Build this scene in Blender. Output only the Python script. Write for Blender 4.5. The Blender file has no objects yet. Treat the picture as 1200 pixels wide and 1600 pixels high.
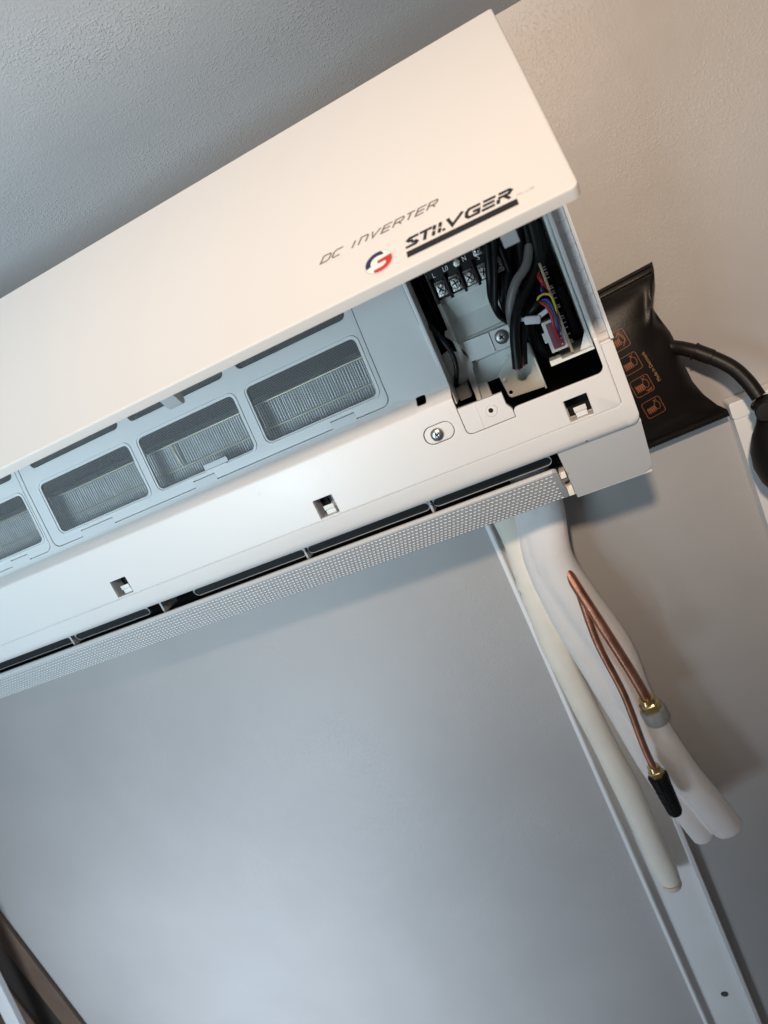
import bpy, bmesh, math, random
from mathutils import Vector, Matrix, noise

random.seed(7)
scn = bpy.context.scene
C = scn.collection

# ------------------------------------------------------------------ camera
# metres; x along the wall, y into the wall (wall face at y = 0), z up from the camera's height
cam_d = bpy.data.cameras.new('camera')
cam = bpy.data.objects.new('camera', cam_d)
C.objects.link(cam)
RIGHT = Vector((0.8904595, 0.1799075, -0.4179895))
UP = Vector((0.3381228, 0.3531654, 0.8723229))
FWD = Vector((-0.3045568, 0.9180999, -0.2536486))
m = Matrix((RIGHT, UP, -FWD)).transposed().to_4x4()
m.translation = Vector((0, -0.66, 0))
cam.matrix_world = m
cam_d.sensor_fit = 'VERTICAL'
cam_d.sensor_height = 36.0
cam_d.lens = 1109.0 / 1600.0 * 36.0
cam_d.clip_start = 0.01
cam_d.clip_end = 50
cam_d.dof.use_dof = True
cam_d.dof.focus_distance = 0.50
cam_d.dof.aperture_fstop = 11.0
scn.camera = cam

# ------------------------------------------------------------------ light
w = bpy.data.worlds.new('World')
scn.world = w
w.use_nodes = True
w.node_tree.nodes['Background'].inputs[0].default_value = (0.95, 0.96, 1.0, 1)
w.node_tree.nodes['Background'].inputs[1].default_value = 0.085


def aim(o, tgt):
    o.rotation_euler = (Vector(tgt) - o.location).to_track_quat('-Z', 'Y').to_euler()


def lamp(name, kind, loc, tgt, energy, col, **kw):
    d = bpy.data.lights.new(name, kind)
    o = bpy.data.objects.new(name, d)
    C.objects.link(o)
    o.location = loc
    d.energy = energy
    d.color = col
    for k, v in kw.items():
        setattr(d, k, v)
    aim(o, tgt)
    return o


# warm room spotlight high behind the camera, cool window light from the left
warm = lamp('warm_spotlight', 'SPOT', (0.016, -1.20, 0.42), (0.27, 0.0, 0.05), 50, (1.0, 0.77, 0.58),
            shadow_soft_size=0.033, spot_size=math.radians(96), spot_blend=1.0)
warm.scale = (1.0, 0.54, 1.0)
lamp('window_light', 'AREA', (-0.64, -1.15, -0.12), (-0.46, 0.0, 0.22), 2.2, (0.66, 0.88, 1.0),
     shape='RECTANGLE', size=0.4, size_y=0.35, spread=math.radians(80))
lamp('low_wall_fill', 'AREA', (-0.90, -1.00, -0.95), (-0.68, 0.0, -0.78), 2.9, (0.74, 0.87, 1.0),  # added cool fill that brightens the lower left wall, no window of its own
     shape='RECTANGLE', size=0.4, size_y=0.5, spread=math.radians(70))

scn.view_settings.view_transform = 'Standard'
scn.view_settings.look = 'None'
scn.view_settings.exposure = 0.0
scn.view_settings.gamma = 1.0
scn.render.engine = 'CYCLES'
scn.cycles.max_bounces = 8

# ------------------------------------------------------------------ materials
MATS = {}


def mat(name, col, rough=0.45, metal=0.0, bump=0.0, bscale=400.0, var=0.0, vscale=12.0, spec=0.5, coat=0.0, sss=0.0):
    if name in MATS:
        return MATS[name]
    M = bpy.data.materials.new(name)
    M.use_nodes = True
    nt = M.node_tree
    b = nt.nodes['Principled BSDF']
    b.inputs['Base Color'].default_value = (*col, 1)
    b.inputs['Roughness'].default_value = rough
    b.inputs['Metallic'].default_value = metal
    b.inputs['Specular IOR Level'].default_value = spec
    b.inputs['Coat Weight'].default_value = coat
    if sss:
        b.inputs['Subsurface Weight'].default_value = sss
        b.inputs['Subsurface Radius'].default_value = (0.004, 0.003, 0.002)
        b.inputs['Subsurface Scale'].default_value = 1.0
    tc = nt.nodes.new('ShaderNodeTexCoord')
    if var:
        n = nt.nodes.new('ShaderNodeTexNoise')
        n.inputs['Scale'].default_value = vscale
        n.inputs['Detail'].default_value = 6
        nt.links.new(tc.outputs['Object'], n.inputs['Vector'])
        r = nt.nodes.new('ShaderNodeMapRange')
        r.inputs['From Min'].default_value = 0.3
        r.inputs['From Max'].default_value = 0.7
        r.inputs['To Min'].default_value = 1 - var
        r.inputs['To Max'].default_value = 1 + var * 0.5
        nt.links.new(n.outputs['Fac'], r.inputs['Value'])
        mx = nt.nodes.new('ShaderNodeMix')
        mx.data_type = 'RGBA'
        mx.blend_type = 'MULTIPLY'
        mx.inputs['Factor'].default_value = 1
        mx.inputs['A'].default_value = (*col, 1)
        nt.links.new(r.outputs['Result'], mx.inputs['B'])
        nt.links.new(mx.outputs['Result'], b.inputs['Base Color'])
        r2 = nt.nodes.new('ShaderNodeMapRange')
        r2.inputs['To Min'].default_value = max(0.03, rough - 0.10)
        r2.inputs['To Max'].default_value = min(1, rough + 0.10)
        nt.links.new(n.outputs['Fac'], r2.inputs['Value'])
        nt.links.new(r2.outputs['Result'], b.inputs['Roughness'])
    if bump:
        n2 = nt.nodes.new('ShaderNodeTexNoise')
        n2.inputs['Scale'].default_value = bscale
        n2.inputs['Detail'].default_value = 3
        nt.links.new(tc.outputs['Object'], n2.inputs['Vector'])
        bp = nt.nodes.new('ShaderNodeBump')
        bp.inputs['Strength'].default_value = 1.0
        bp.inputs['Distance'].default_value = bump
        nt.links.new(n2.outputs['Fac'], bp.inputs['Height'])
        nt.links.new(bp.outputs['Normal'], b.inputs['Normal'])
    MATS[name] = M
    return M


def plaster(name, col, rough, lump, fine, mask_lo, mask_hi, nscale=420):
    """painted plaster: drifting clusters of roller nibs over a fine orange-peel"""
    M = bpy.data.materials.new(name)
    M.use_nodes = True
    nt = M.node_tree
    b = nt.nodes['Principled BSDF']
    N, Lk = nt.nodes.new, nt.links.new
    tc = N('ShaderNodeTexCoord')
    big = N('ShaderNodeTexNoise'); big.inputs['Scale'].default_value = 9; big.inputs['Detail'].default_value = 4
    Lk(tc.outputs['Object'], big.inputs['Vector'])
    mr = N('ShaderNodeMapRange'); mr.inputs['From Min'].default_value = mask_lo; mr.inputs['From Max'].default_value = mask_hi
    Lk(big.outputs['Fac'], mr.inputs['Value'])
    nib = N('ShaderNodeTexNoise'); nib.inputs['Scale'].default_value = nscale; nib.inputs['Detail'].default_value = 2
    nib.inputs['Distortion'].default_value = 0.6
    Lk(tc.outputs['Object'], nib.inputs['Vector'])
    nr = N('ShaderNodeMapRange'); nr.inputs['From Min'].default_value = 0.5; nr.inputs['From Max'].default_value = 0.72
    Lk(nib.outputs['Fac'], nr.inputs['Value'])
    mu = N('ShaderNodeMath'); mu.operation = 'MULTIPLY'
    Lk(nr.outputs['Result'], mu.inputs[0]); Lk(mr.outputs['Result'], mu.inputs[1])
    fn = N('ShaderNodeTexNoise'); fn.inputs['Scale'].default_value = 700; fn.inputs['Detail'].default_value = 2
    Lk(tc.outputs['Object'], fn.inputs['Vector'])
    wav = N('ShaderNodeTexNoise'); wav.inputs['Scale'].default_value = 40; wav.inputs['Detail'].default_value = 2
    Lk(tc.outputs['Object'], wav.inputs['Vector'])
    b1 = N('ShaderNodeBump'); b1.inputs['Distance'].default_value = lump
    Lk(mu.outputs[0], b1.inputs['Height'])
    b2 = N('ShaderNodeBump'); b2.inputs['Distance'].default_value = fine
    Lk(fn.outputs['Fac'], b2.inputs['Height']); Lk(b1.outputs['Normal'], b2.inputs['Normal'])
    b3 = N('ShaderNodeBump'); b3.inputs['Distance'].default_value = 0.0003
    Lk(wav.outputs['Fac'], b3.inputs['Height']); Lk(b2.outputs['Normal'], b3.inputs['Normal'])
    Lk(b3.outputs['Normal'], b.inputs['Normal'])
    cr = N('ShaderNodeMapRange'); cr.inputs['From Min'].default_value = 0.3; cr.inputs['From Max'].default_value = 0.7
    cr.inputs['To Min'].default_value = 0.95; cr.inputs['To Max'].default_value = 1.03
    Lk(big.outputs['Fac'], cr.inputs['Value'])
    mx = N('ShaderNodeMix'); mx.data_type = 'RGBA'; mx.blend_type = 'MULTIPLY'; mx.inputs['Factor'].default_value = 1
    mx.inputs['A'].default_value = (*col, 1)
    Lk(cr.outputs['Result'], mx.inputs['B']); Lk(mx.outputs['Result'], b.inputs['Base Color'])
    b.inputs['Roughness'].default_value = rough
    return M


def net_mat():
    """woven nylon net: opaque threads, open cells"""
    M = bpy.data.materials.new('filter_net')
    M.use_nodes = True
    nt = M.node_tree
    N, Lk = nt.nodes.new, nt.links.new
    b = nt.nodes['Principled BSDF']
    b.inputs['Base Color'].default_value = (0.36, 0.37, 0.38, 1)
    b.inputs['Roughness'].default_value = 0.5
    tc = N('ShaderNodeTexCoord')
    sp = N('ShaderNodeSeparateXYZ'); Lk(tc.outputs['Object'], sp.inputs[0])
    res = []
    for ax in ('X', 'Z'):
        q = N('ShaderNodeMath'); q.operation = 'MULTIPLY'; q.inputs[1].default_value = 1 / 0.0011
        Lk(sp.outputs[ax], q.inputs[0])
        f = N('ShaderNodeMath'); f.operation = 'FRACT'; Lk(q.outputs[0], f.inputs[0])
        l = N('ShaderNodeMath'); l.operation = 'LESS_THAN'; l.inputs[1].default_value = 0.17
        Lk(f.outputs[0], l.inputs[0]); res.append(l)
    mxx = N('ShaderNodeMath'); mxx.operation = 'MAXIMUM'
    Lk(res[0].outputs[0], mxx.inputs[0]); Lk(res[1].outputs[0], mxx.inputs[1])
    tr = N('ShaderNodeBsdfTransparent')
    ms = N('ShaderNodeMixShader')
    Lk(mxx.outputs[0], ms.inputs[0]); Lk(tr.outputs[0], ms.inputs[1]); Lk(b.outputs[0], ms.inputs[2])
    Lk(ms.outputs[0], nt.nodes['Material Output'].inputs['Surface'])
    return M


WHITE = mat('white_plastic', (0.74, 0.74, 0.745), 0.38, bump=0.00003, bscale=1500, var=0.02, vscale=8, sss=0.0)
PANEL = mat('panel_plastic', (0.73, 0.725, 0.72), 0.32, bump=0.00002, bscale=1500, coat=0.1)
CHIN = mat('chin_plastic', (0.74, 0.74, 0.745), 0.45, bump=0.00003, bscale=1500, var=0.02)
IVORY = mat('ivory_plastic', (0.76, 0.80, 0.78), 0.42, var=0.05, vscale=60)
GREYP = mat('grey_plastic', (0.50, 0.53, 0.56), 0.5, var=0.04, vscale=50)
DARKG = mat('dark_grey_plastic', (0.022, 0.023, 0.025), 0.5, var=0.1, vscale=80)
BLACK = mat('black_plastic', (0.008, 0.008, 0.009), 0.55, var=0.15, vscale=90, spec=0.22)
CAVITY = mat('black_duct_and_shade', (0.006, 0.006, 0.007), 0.7)  # duct plastic; in the bay this black stands in for shade
CABLE = mat('black_cable', (0.008, 0.008, 0.009), 0.42, var=0.2, vscale=60, spec=0.25)
GCABLE = mat('grey_cable', (0.17, 0.17, 0.165), 0.45, var=0.1, vscale=80)
STEEL = mat('zinc_steel', (0.62, 0.62, 0.60), 0.28, 1.0, bump=0.0001, bscale=900, var=0.12, vscale=200)
TERM = mat('terminal_metal', (0.40, 0.40, 0.385), 0.36, 1.0, bump=0.0003, bscale=700, var=0.3, vscale=300)
SHEET = mat('sheet_metal', (0.53, 0.54, 0.50), 0.42, 0.35, var=0.08, vscale=60)
ALU = mat('aluminium_fin', (0.90, 0.92, 0.93), 0.45, 0.1, var=0.12, vscale=90)
BRASSW = mat('pale_tube', (0.66, 0.62, 0.47), 0.35, 0.6)
COPPER = mat('copper', (0.52, 0.25, 0.165), 0.42, 1.0, bump=0.00015, bscale=260, var=0.30, vscale=55)
BRASS = mat('brass', (0.62, 0.48, 0.24), 0.28, 1.0, var=0.15, vscale=120)
CAPG = mat('grey_cap', (0.30, 0.31, 0.32), 0.5, var=0.05, vscale=90)
FOAM = mat('white_foam', (0.87, 0.85, 0.84), 0.75, bump=0.0006, bscale=90, var=0.05, vscale=22)
CREAM = mat('cream_hose', (0.92, 0.88, 0.78), 0.55, bump=0.0007, bscale=70, var=0.05, vscale=25)
CREAMI = mat('cream_lining', (0.78, 0.68, 0.52), 0.6)
TRUNK = mat('trunking_plastic', (0.84, 0.85, 0.86), 0.36, var=0.03, vscale=15)
RUBBER = mat('black_vinyl', (0.009, 0.007, 0.006), 0.42, bump=0.00012, bscale=500, var=0.2, vscale=25, spec=0.30)
BULB = mat('black_rubber', (0.007, 0.006, 0.006), 0.5, var=0.2, vscale=50, spec=0.3)
PRINT = mat('orange_print', (0.34, 0.12, 0.05), 0.6, var=0.25, vscale=500)
PRINTG = mat('grey_print', (0.17, 0.155, 0.15), 0.5)
PRINTL = mat('pale_print', (0.55, 0.52, 0.49), 0.5)
PRINTK = mat('black_print', (0.014, 0.014, 0.016), 0.45)
NAVY = mat('navy_print', (0.018, 0.025, 0.085), 0.4)
RED = mat('red_print', (0.56, 0.035, 0.035), 0.4)
DISC = mat('white_disc', (0.84, 0.85, 0.84), 0.3)
LETW = mat('white_print', (0.80, 0.80, 0.80), 0.6)
PCB = mat('circuit_board', (0.36, 0.30, 0.20), 0.5, var=0.1, vscale=200)
WRED = mat('wire_red', (0.42, 0.02, 0.035), 0.4)
WBLUE = mat('wire_blue', (0.015, 0.03, 0.22), 0.4)
WYEL = mat('wire_yellow', (0.62, 0.46, 0.03), 0.4)
WWHITE = mat('wire_white', (0.70, 0.70, 0.72), 0.4)
MAROON = mat('connector_maroon', (0.20, 0.04, 0.07), 0.5)
WOOD = mat('dark_wood', (0.16, 0.105, 0.075), 0.45, bump=0.0004, bscale=60, var=0.25, vscale=18)
WOODD = mat('groove_shade', (0.030, 0.024, 0.020), 0.5)  # dark colour stands in for shade in the post's groove
NET = net_mat()
WALL = plaster('wall_paint', (0.44, 0.43, 0.425), 0.44, 0.00022, 0.00007, 0.42, 0.75)
CEIL = plaster('ceiling_paint', (0.55, 0.56, 0.58), 0.58, 0.00055, 0.00025, 0.36, 0.66, 520)


# ------------------------------------------------------------------ helpers
def mesh_obj(name, verts, faces, material, parent=None, smooth=35, recalc=True):
    me = bpy.data.meshes.new(name)
    me.from_pydata([tuple(v) for v in verts], [], faces)
    if recalc:
        bm = bmesh.new(); bm.from_mesh(me)
        bmesh.ops.recalc_face_normals(bm, faces=bm.faces)
        bm.to_mesh(me); bm.free()
    return link(name, me, material, parent, smooth)


def link(name, me, material, parent=None, smooth=35):
    me.materials.append(material)
    if smooth:
        me.polygons.foreach_set('use_smooth', [True] * len(me.polygons))
        me.set_sharp_from_angle(angle=math.radians(smooth))
    o = bpy.data.objects.new(name, me)
    C.objects.link(o)
    if parent:
        o.parent = parent
        o.matrix_parent_inverse = world_of(parent).inverted()
    return o


def world_of(o):
    m_ = o.matrix_basis.copy()
    if o.parent:
        return world_of(o.parent) @ o.matrix_parent_inverse @ m_
    return m_


def bm_obj(name, bm, material, parent=None, smooth=35):
    me = bpy.data.meshes.new(name)
    bm.to_mesh(me); bm.free()
    return link(name, me, material, parent, smooth)


def thing(name, label, cat, loc, group=None):
    o = bpy.data.objects.new(name, None)
    C.objects.link(o)
    o.location = loc
    o.empty_display_size = 0.02
    return tag(o, label, cat, group)


def tag(o, label, cat, group=None):
    o['label'] = label
    o['category'] = cat
    if group:
        o['group'] = group
    return o


def area2(p):
    return sum(p[i][0] * p[(i + 1) % len(p)][1] - p[(i + 1) % len(p)][0] * p[i][1] for i in range(len(p)))


def fillet(pts, seg=5):
    """pts: (u, v) or (u, v, r)"""
    out = []
    n = len(pts)
    for i, p in enumerate(pts):
        r = p[2] if len(p) > 2 else 0
        P = Vector(p[:2])
        if r <= 0:
            out.append(tuple(P)); continue
        A = Vector(pts[i - 1][:2]) - P
        B = Vector(pts[(i + 1) % n][:2]) - P
        a, b = A.normalized(), B.normalized()
        ang = math.acos(max(-1, min(1, a.dot(b))))
        d = min(r / math.tan(ang / 2), A.length * .49, B.length * .49)
        rr = d * math.tan(ang / 2)
        c = P + (a + b).normalized() * (rr / math.sin(ang / 2))
        s, e = P + a * d - c, P + b * d - c
        a0 = math.atan2(s.y, s.x)
        da = math.atan2(e.y, e.x) - a0
        while da > math.pi: da -= 2 * math.pi
        while da < -math.pi: da += 2 * math.pi
        for k in range(seg + 1):
            t = a0 + da * k / seg
            out.append((c.x + rr * math.cos(t), c.y + rr * math.sin(t)))
    return out


def circ(u, v, r, n=20, r2=None):
    return [(u + r * math.cos(2 * math.pi * k / n), v + (r2 or r) * math.sin(2 * math.pi * k / n)) for k in range(n)]


def rect(u0, v0, u1, v1, r=0.0):
    return fillet([(u0, v0, r), (u1, v0, r), (u1, v1, r), (u0, v1, r)])


def offset(p, d):
    """offset to the left of travel"""
    n = len(p)
    out = []
    for i in range(n):
        a = Vector(p[i]) - Vector(p[i - 1])
        b = Vector(p[(i + 1) % n]) - Vector(p[i])
        if a.length < 1e-9: a = b
        if b.length < 1e-9: b = a
        na = Vector((-a.y, a.x)).normalized()
        nb = Vector((-b.y, b.x)).normalized()
        mm = na + nb
        if mm.length < 1e-6:
            mm = na
        mm.normalize()
        k = d / max(0.35, mm.dot(na))
        out.append((p[i][0] + mm.x * k, p[i][1] + mm.y * k))
    return out


def plate(name, outline, holes, thick, fmap, material, parent=None, bevel=0.0006, cuts=(), ucuts=(), back=True, smooth=35):
    """flat plate in (u, v), front face at w = 0 and back at w = -thick, bevelled rim,
    cut at the v values in cuts and bent by fmap(u, v, w)"""
    loops = []
    o = list(outline)
    if area2(o) < 0: o.reverse()
    loops.append(o)
    for h in holes:
        h = list(h)
        if area2(h) > 0: h.reverse()
        loops.append(h)
    bm = bmesh.new()
    front_e, back_e = [], []
    for lp in loops:
        rings = [(lp, -thick), (lp, -bevel), (offset(lp, bevel * .3), -bevel * .3), (offset(lp, bevel), 0.0)] if bevel > 0 else [(lp, -thick), (lp, 0.0)]
        vr = [[bm.verts.new((p[0], p[1], wz)) for p in r] for r, wz in rings]
        n = len(lp)
        for a, b in zip(vr[:-1], vr[1:]):
            for i in range(n):
                j = (i + 1) % n
                bm.faces.new((a[i], a[j], b[j], b[i]))
        bm.edges.ensure_lookup_table()
        for i in range(n):
            front_e.append(bm.edges.get((vr[-1][i], vr[-1][(i + 1) % n])))
            back_e.append(bm.edges.get((vr[0][i], vr[0][(i + 1) % n])))
    bmesh.ops.triangle_fill(bm, use_beauty=True, use_dissolve=False, edges=front_e)
    if back:
        bmesh.ops.triangle_fill(bm, use_beauty=True, use_dissolve=False, edges=back_e)
    for cv in cuts:
        bmesh.ops.bisect_plane(bm, geom=bm.verts[:] + bm.edges[:] + bm.faces[:], dist=1e-7, plane_co=(0, cv, 0), plane_no=(0, 1, 0))
    for cu in ucuts:
        bmesh.ops.bisect_plane(bm, geom=bm.verts[:] + bm.edges[:] + bm.faces[:], dist=1e-7, plane_co=(cu, 0, 0), plane_no=(1, 0, 0))
    for v in bm.verts:
        v.co = Vector(fmap(v.co.x, v.co.y, v.co.z))
    bmesh.ops.recalc_face_normals(bm, faces=bm.faces)
    o_ = bm_obj(name, bm, material, parent, smooth)
    wn = o_.modifiers.new('weighted', 'WEIGHTED_NORMAL')
    wn.keep_sharp = True
    wn.weight = 100
    return o_


def add_box(bm, c, s, rot=None, bev=0.0):
    mtx = Matrix.Translation(Vector(c)) @ (rot.to_4x4() if rot else Matrix.Identity(4)) @ Matrix.Diagonal((*s, 1))
    r = bmesh.ops.create_cube(bm, size=1.0, matrix=mtx)
    if bev:
        es = list({e for v in r['verts'] for e in v.link_edges})
        bmesh.ops.bevel(bm, geom=es, offset=bev, segments=2, affect='EDGES', profile=0.6)


def box(name, lo, hi, material, parent=None, bev=0.0005, rot=None):
    bm = bmesh.new()
    c = [(a + b) / 2 for a, b in zip(lo, hi)]
    s = [abs(b - a) for a, b in zip(lo, hi)]
    add_box(bm, c, s, rot, bev)
    return bm_obj(name, bm, material, parent)


def smooth_path(pts, sub=6):
    P = [Vector(p) for p in pts]
    out = []
    for i in range(len(P) - 1):
        p0, p1, p2, p3 = P[max(0, i - 1)], P[i], P[i + 1], P[min(len(P) - 1, i + 2)]
        for k in range(sub):
            t = k / sub
            out.append(0.5 * ((2 * p1) + (p2 - p0) * t + (2 * p0 - 5 * p1 + 4 * p2 - p3) * t * t + (3 * p1 - p0 - 3 * p2 + p3) * t ** 3))
    out.append(P[-1])
    return out


def tube_geo(path, rad, seg=12, squash=None, cap=True, axis=(0, 1, 0)):
    """returns verts, faces; rad scalar or f(t); squash = factor along the normal"""
    V, F = [], []
    n = len(path)
    ax = Vector(axis)
    for i, p in enumerate(path):
        t = (path[min(n - 1, i + 1)] - path[max(0, i - 1)]).normalized()
        a = t.cross(ax)
        if a.length < 1e-4: a = t.cross(Vector((1, 0, 0)))
        a.normalize()
        b = a.cross(t).normalized()
        r = rad(i / (n - 1)) if callable(rad) else rad
        sq = squash or 1.0
        for k in range(seg):
            th = 2 * math.pi * k / seg
            V.append(p + a * (r * math.cos(th)) + b * (r * sq * math.sin(th)))
    for i in range(n - 1):
        for k in range(seg):
            k2 = (k + 1) % seg
            F.append((i * seg + k, i * seg + k2, (i + 1) * seg + k2, (i + 1) * seg + k))
    if cap:
        F.append(tuple(range(seg)))
        F.append(tuple(range((n - 1) * seg, n * seg)))
    return V, F


def tube(name, pts, rad, material, parent=None, seg=12, sub=6, squash=None, axis=(0, 1, 0), smooth=50):
    V, F = tube_geo(smooth_path(pts, sub), rad, seg, squash, True, axis)
    return mesh_obj(name, V, F, material, parent, smooth)


def lathe_geo(origin, direction, prof, seg=20):
    """prof: list of (distance along direction, radius)"""
    d = Vector(direction).normalized()
    a = d.orthogonal().normalized()
    b = d.cross(a)
    o = Vector(origin)
    V, F = [], []
    for t, r in prof:
        for k in range(seg):
            th = 2 * math.pi * k / seg
            V.append(o + d * t + (a * math.cos(th) + b * math.sin(th)) * r)
    for i in range(len(prof) - 1):
        for k in range(seg):
            k2 = (k + 1) % seg
            F.append((i * seg + k, i * seg + k2, (i + 1) * seg + k2, (i + 1) * seg + k))
    F.append(tuple(range(seg)))
    F.append(tuple(range((len(prof) - 1) * seg, len(prof) * seg)))
    return V, F


def lathe(name, origin, direction, prof, material, parent=None, seg=20, smooth=40):
    V, F = lathe_geo(origin, direction, prof, seg)
    return mesh_obj(name, V, F, material, parent, smooth)


def ribbon(lines, width, fmap, name, material, parent=None, step=None):
    """flat print: mitred strokes of given width mapped by fmap(u, v)"""
    V, F = [], []
    for ln in lines:
        pts = [Vector(p[:2]) for p in ln]
        if step:
            q = [pts[0]]
            for a, b in zip(pts[:-1], pts[1:]):
                k = max(1, int((b - a).length / step))
                q += [a.lerp(b, (i + 1) / k) for i in range(k)]
            pts = q
        n = len(pts)
        closed = (pts[0] - pts[-1]).length < 1e-7
        base = len(V)
        for i, p in enumerate(pts):
            pa = pts[i - 1] if i else (pts[-2] if closed else None)
            pb = pts[i + 1] if i < n - 1 else (pts[1] if closed else None)
            a = (p - pa).normalized() if pa is not None else (pb - p).normalized()
            b = (pb - p).normalized() if pb is not None else a
            na, nb = Vector((-a.y, a.x)), Vector((-b.y, b.x))
            mm = na + nb
            mm = na if mm.length < 1e-6 else mm.normalized()
            k = width / 2 / max(0.45, mm.dot(na))
            V.append(fmap(p.x + mm.x * k, p.y + mm.y * k))
            V.append(fmap(p.x - mm.x * k, p.y - mm.y * k))
        for i in range(n - 1):
            F.append((base + 2 * i, base + 2 * i + 1, base + 2 * i + 3, base + 2 * i + 2))
    return mesh_obj(name, V, F, material, parent, 0, recalc=False)


def text_obj(name, body, fmap, size, material, parent=None, align='LEFT'):
    cu = bpy.data.curves.new(name, 'FONT')
    cu.body = body
    cu.size = size
    cu.align_x = align
    cu.resolution_u = 3
    o = bpy.data.objects.new(name + '_curve', cu)
    C.objects.link(o)
    dg = bpy.context.evaluated_depsgraph_get()
    me = bpy.data.meshes.new_from_object(o.evaluated_get(dg))
    bpy.data.objects.remove(o)
    bpy.data.curves.remove(cu)
    me.materials.clear()
    for v in me.vertices:
        v.co = Vector(fmap(v.co.x, v.co.y))
    me.name = name
    return link(name, me, material, parent, 0)


# ------------------------------------------------------------------ setting
def grid_plane(name, corner, du, dv, nu, nv, material):
    V = [Vector(corner) + Vector(du) * (i / nu) + Vector(dv) * (j / nv) for j in range(nv + 1) for i in range(nu + 1)]
    F = [(j * (nu + 1) + i, j * (nu + 1) + i + 1, (j + 1) * (nu + 1) + i + 1, (j + 1) * (nu + 1) + i) for j in range(nv) for i in range(nu)]
    o = mesh_obj(name, V, F, material, None, 0, recalc=False)
    o['kind'] = 'structure'
    return o


grid_plane('wall', (-2.2, 0, -1.9), (3.6, 0, 0), (0, 0, 2.3), 12, 8, WALL)
# the ceiling rises a little away from the wall
grid_plane('ceiling', (-2.2, 0.0, 0.161), (0, -1.5, 0.50), (3.6, 0, 0), 6, 12, CEIL)

# ------------------------------------------------------------------ air conditioner
XL, XR = -0.77, 0.0285
ac = thing('air_conditioner', 'white wall air conditioner with lifted front panel and open wiring bay', 'air conditioner', (-0.37, -0.045, -0.186))

PROF = [(-0.1362, -0.1835), (-0.1350, -0.1868), (-0.1325, -0.1888), (-0.1290, -0.1897), (-0.1200, -0.1902), (-0.0745, -0.1890), (-0.0725, -0.1880),
        (-0.0668, -0.1790), (-0.0650, -0.1778), (-0.0530, -0.1762), (-0.0100, -0.1705), (0.0200, -0.1650), (0.0500, -0.1560), (0.0800, -0.1420), (0.1000, -0.1280), (0.1160, -0.1100)]
CUTS = [p[0] for p in PROF]


def prof_y(z):
    if z <= PROF[0][0]: return PROF[0][1]
    for (z0, y0), (z1, y1) in zip(PROF[:-1], PROF[1:]):
        if z <= z1: return y0 + (y1 - y0) * (z - z0) / (z1 - z0)
    return PROF[-1][1]


def on_front(u, v, wz):
    return (u, prof_y(v) - wz, v)


# filter outline in (x, z); stepped bottom seam
def filter_loop(x0, x1, g=0.0):
    zb, zs = -0.0622, -0.0573
    L = x1 - x0
    pts = [(x1 - g, 0.112), (x0 + g, 0.112), (x0 + g, zb + g, 0.006)]
    # two lowered grips, seam rises by 5 mm between them
    for a, b in ((x0 + 0.030, x0 + 0.064), (x0 + 0.144, x0 + 0.1645), (x0 + 0.2655, x0 + 0.2855)):
        pts += [(a + g, zb + g), (a + g, zs + g), (b - g, zs + g), (b - g, zb + g)]
    pts += [(x1 - g, zb + g, 0.006)]
    return fillet(pts)


FX = [(-0.4336, -0.1210), (-0.7480, -0.4372)]
WIN = [(-0.4204, -0.3292), (-0.3185, -0.2300), (-0.2180, -0.1275)]


def clip_hole(x):
    return rect(x - 0.0080, -0.1188, x + 0.0078, -0.1034, 0.0008)


CLIPS = [-0.3866, -0.1943, -0.0048, -0.578]
bay = fillet([(-0.0785, 0.100), (-0.0785, -0.1010, 0.004), (-0.0440, -0.1010), (-0.0440, -0.0946, 0.0045), (0.0178, -0.0952, 0.0045), (0.0178, 0.100)])
slot = fillet([(-0.1070, -0.0982, 0.0063), (-0.0850, -0.0982, 0.0063), (-0.0850, -0.0852, 0.0063), (-0.1070, -0.0852, 0.0063)], 8)
frame_holes = [filter_loop(*FX[0]), filter_loop(*FX[1]), bay, slot, rect(-0.1035, -0.0702, -0.0965, -0.0650, 0.0012)] + [clip_hole(x) for x in CLIPS]
frame = plate('front_frame', fillet([(XL, -0.1192), (0.0206, -0.1194, 0.003), (0.0206, 0.115), (XL, 0.115)]), frame_holes, 0.0022, on_front, WHITE, ac, 0.0005, CUTS)
# backing behind the seams so grooves read as moulded, and the raised lower lip
box('seam_backing', (XL + 0.002, -0.1845, -0.1215), (0.022, -0.1895, -0.1180), WHITE, ac, 0)
box('seam_backing', (0.0196, -0.1745, -0.1180), (0.0275, -0.1872, -0.0775), WHITE, ac, 0)
plate('lower_lip', fillet([(XL, -0.1362), (XR, -0.1362, 0.008), (XR, -0.0785), (0.0210, -0.0785), (0.0210, -0.1198, 0.0033), (XL, -0.1198)]), [],
      0.0025, on_front, WHITE, ac, 0.0005, CUTS)
plate('screw_recess', offset(slot if area2(slot) > 0 else slot[::-1], 0.0005), [circ(-0.0975, -0.0920, 0.0021)], 0.002, lambda u, v, wz: on_front(u, v, wz - 0.0007), WHITE, frame, 0.0005)


def screw(name, c, r, parent, d=(0, -1, 0), h=0.0022, material=STEEL):
    V, F = lathe_geo(c, d, [(0, r), (h * .45, r * .98), (h * .75, r * .82), (h, r * .45), (h * .98, r * 0.30)], 22)
    o = mesh_obj(name, V, F, material, parent, 40)
    bm = bmesh.new()
    dv = Vector(d).normalized()
    q = dv.to_track_quat('Z', 'Y').to_matrix()
    for a in (0.4, 0.4 + math.pi / 2):
        add_box(bm, Vector(c) + dv * (h * 0.98), (r * 0.80, r * 0.17, h * 0.10), q @ Matrix.Rotation(a, 3, 'Z'))
    bm_obj('cross_slot', bm, BLACK, o if parent.parent is None else parent, 0)
    return o


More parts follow.
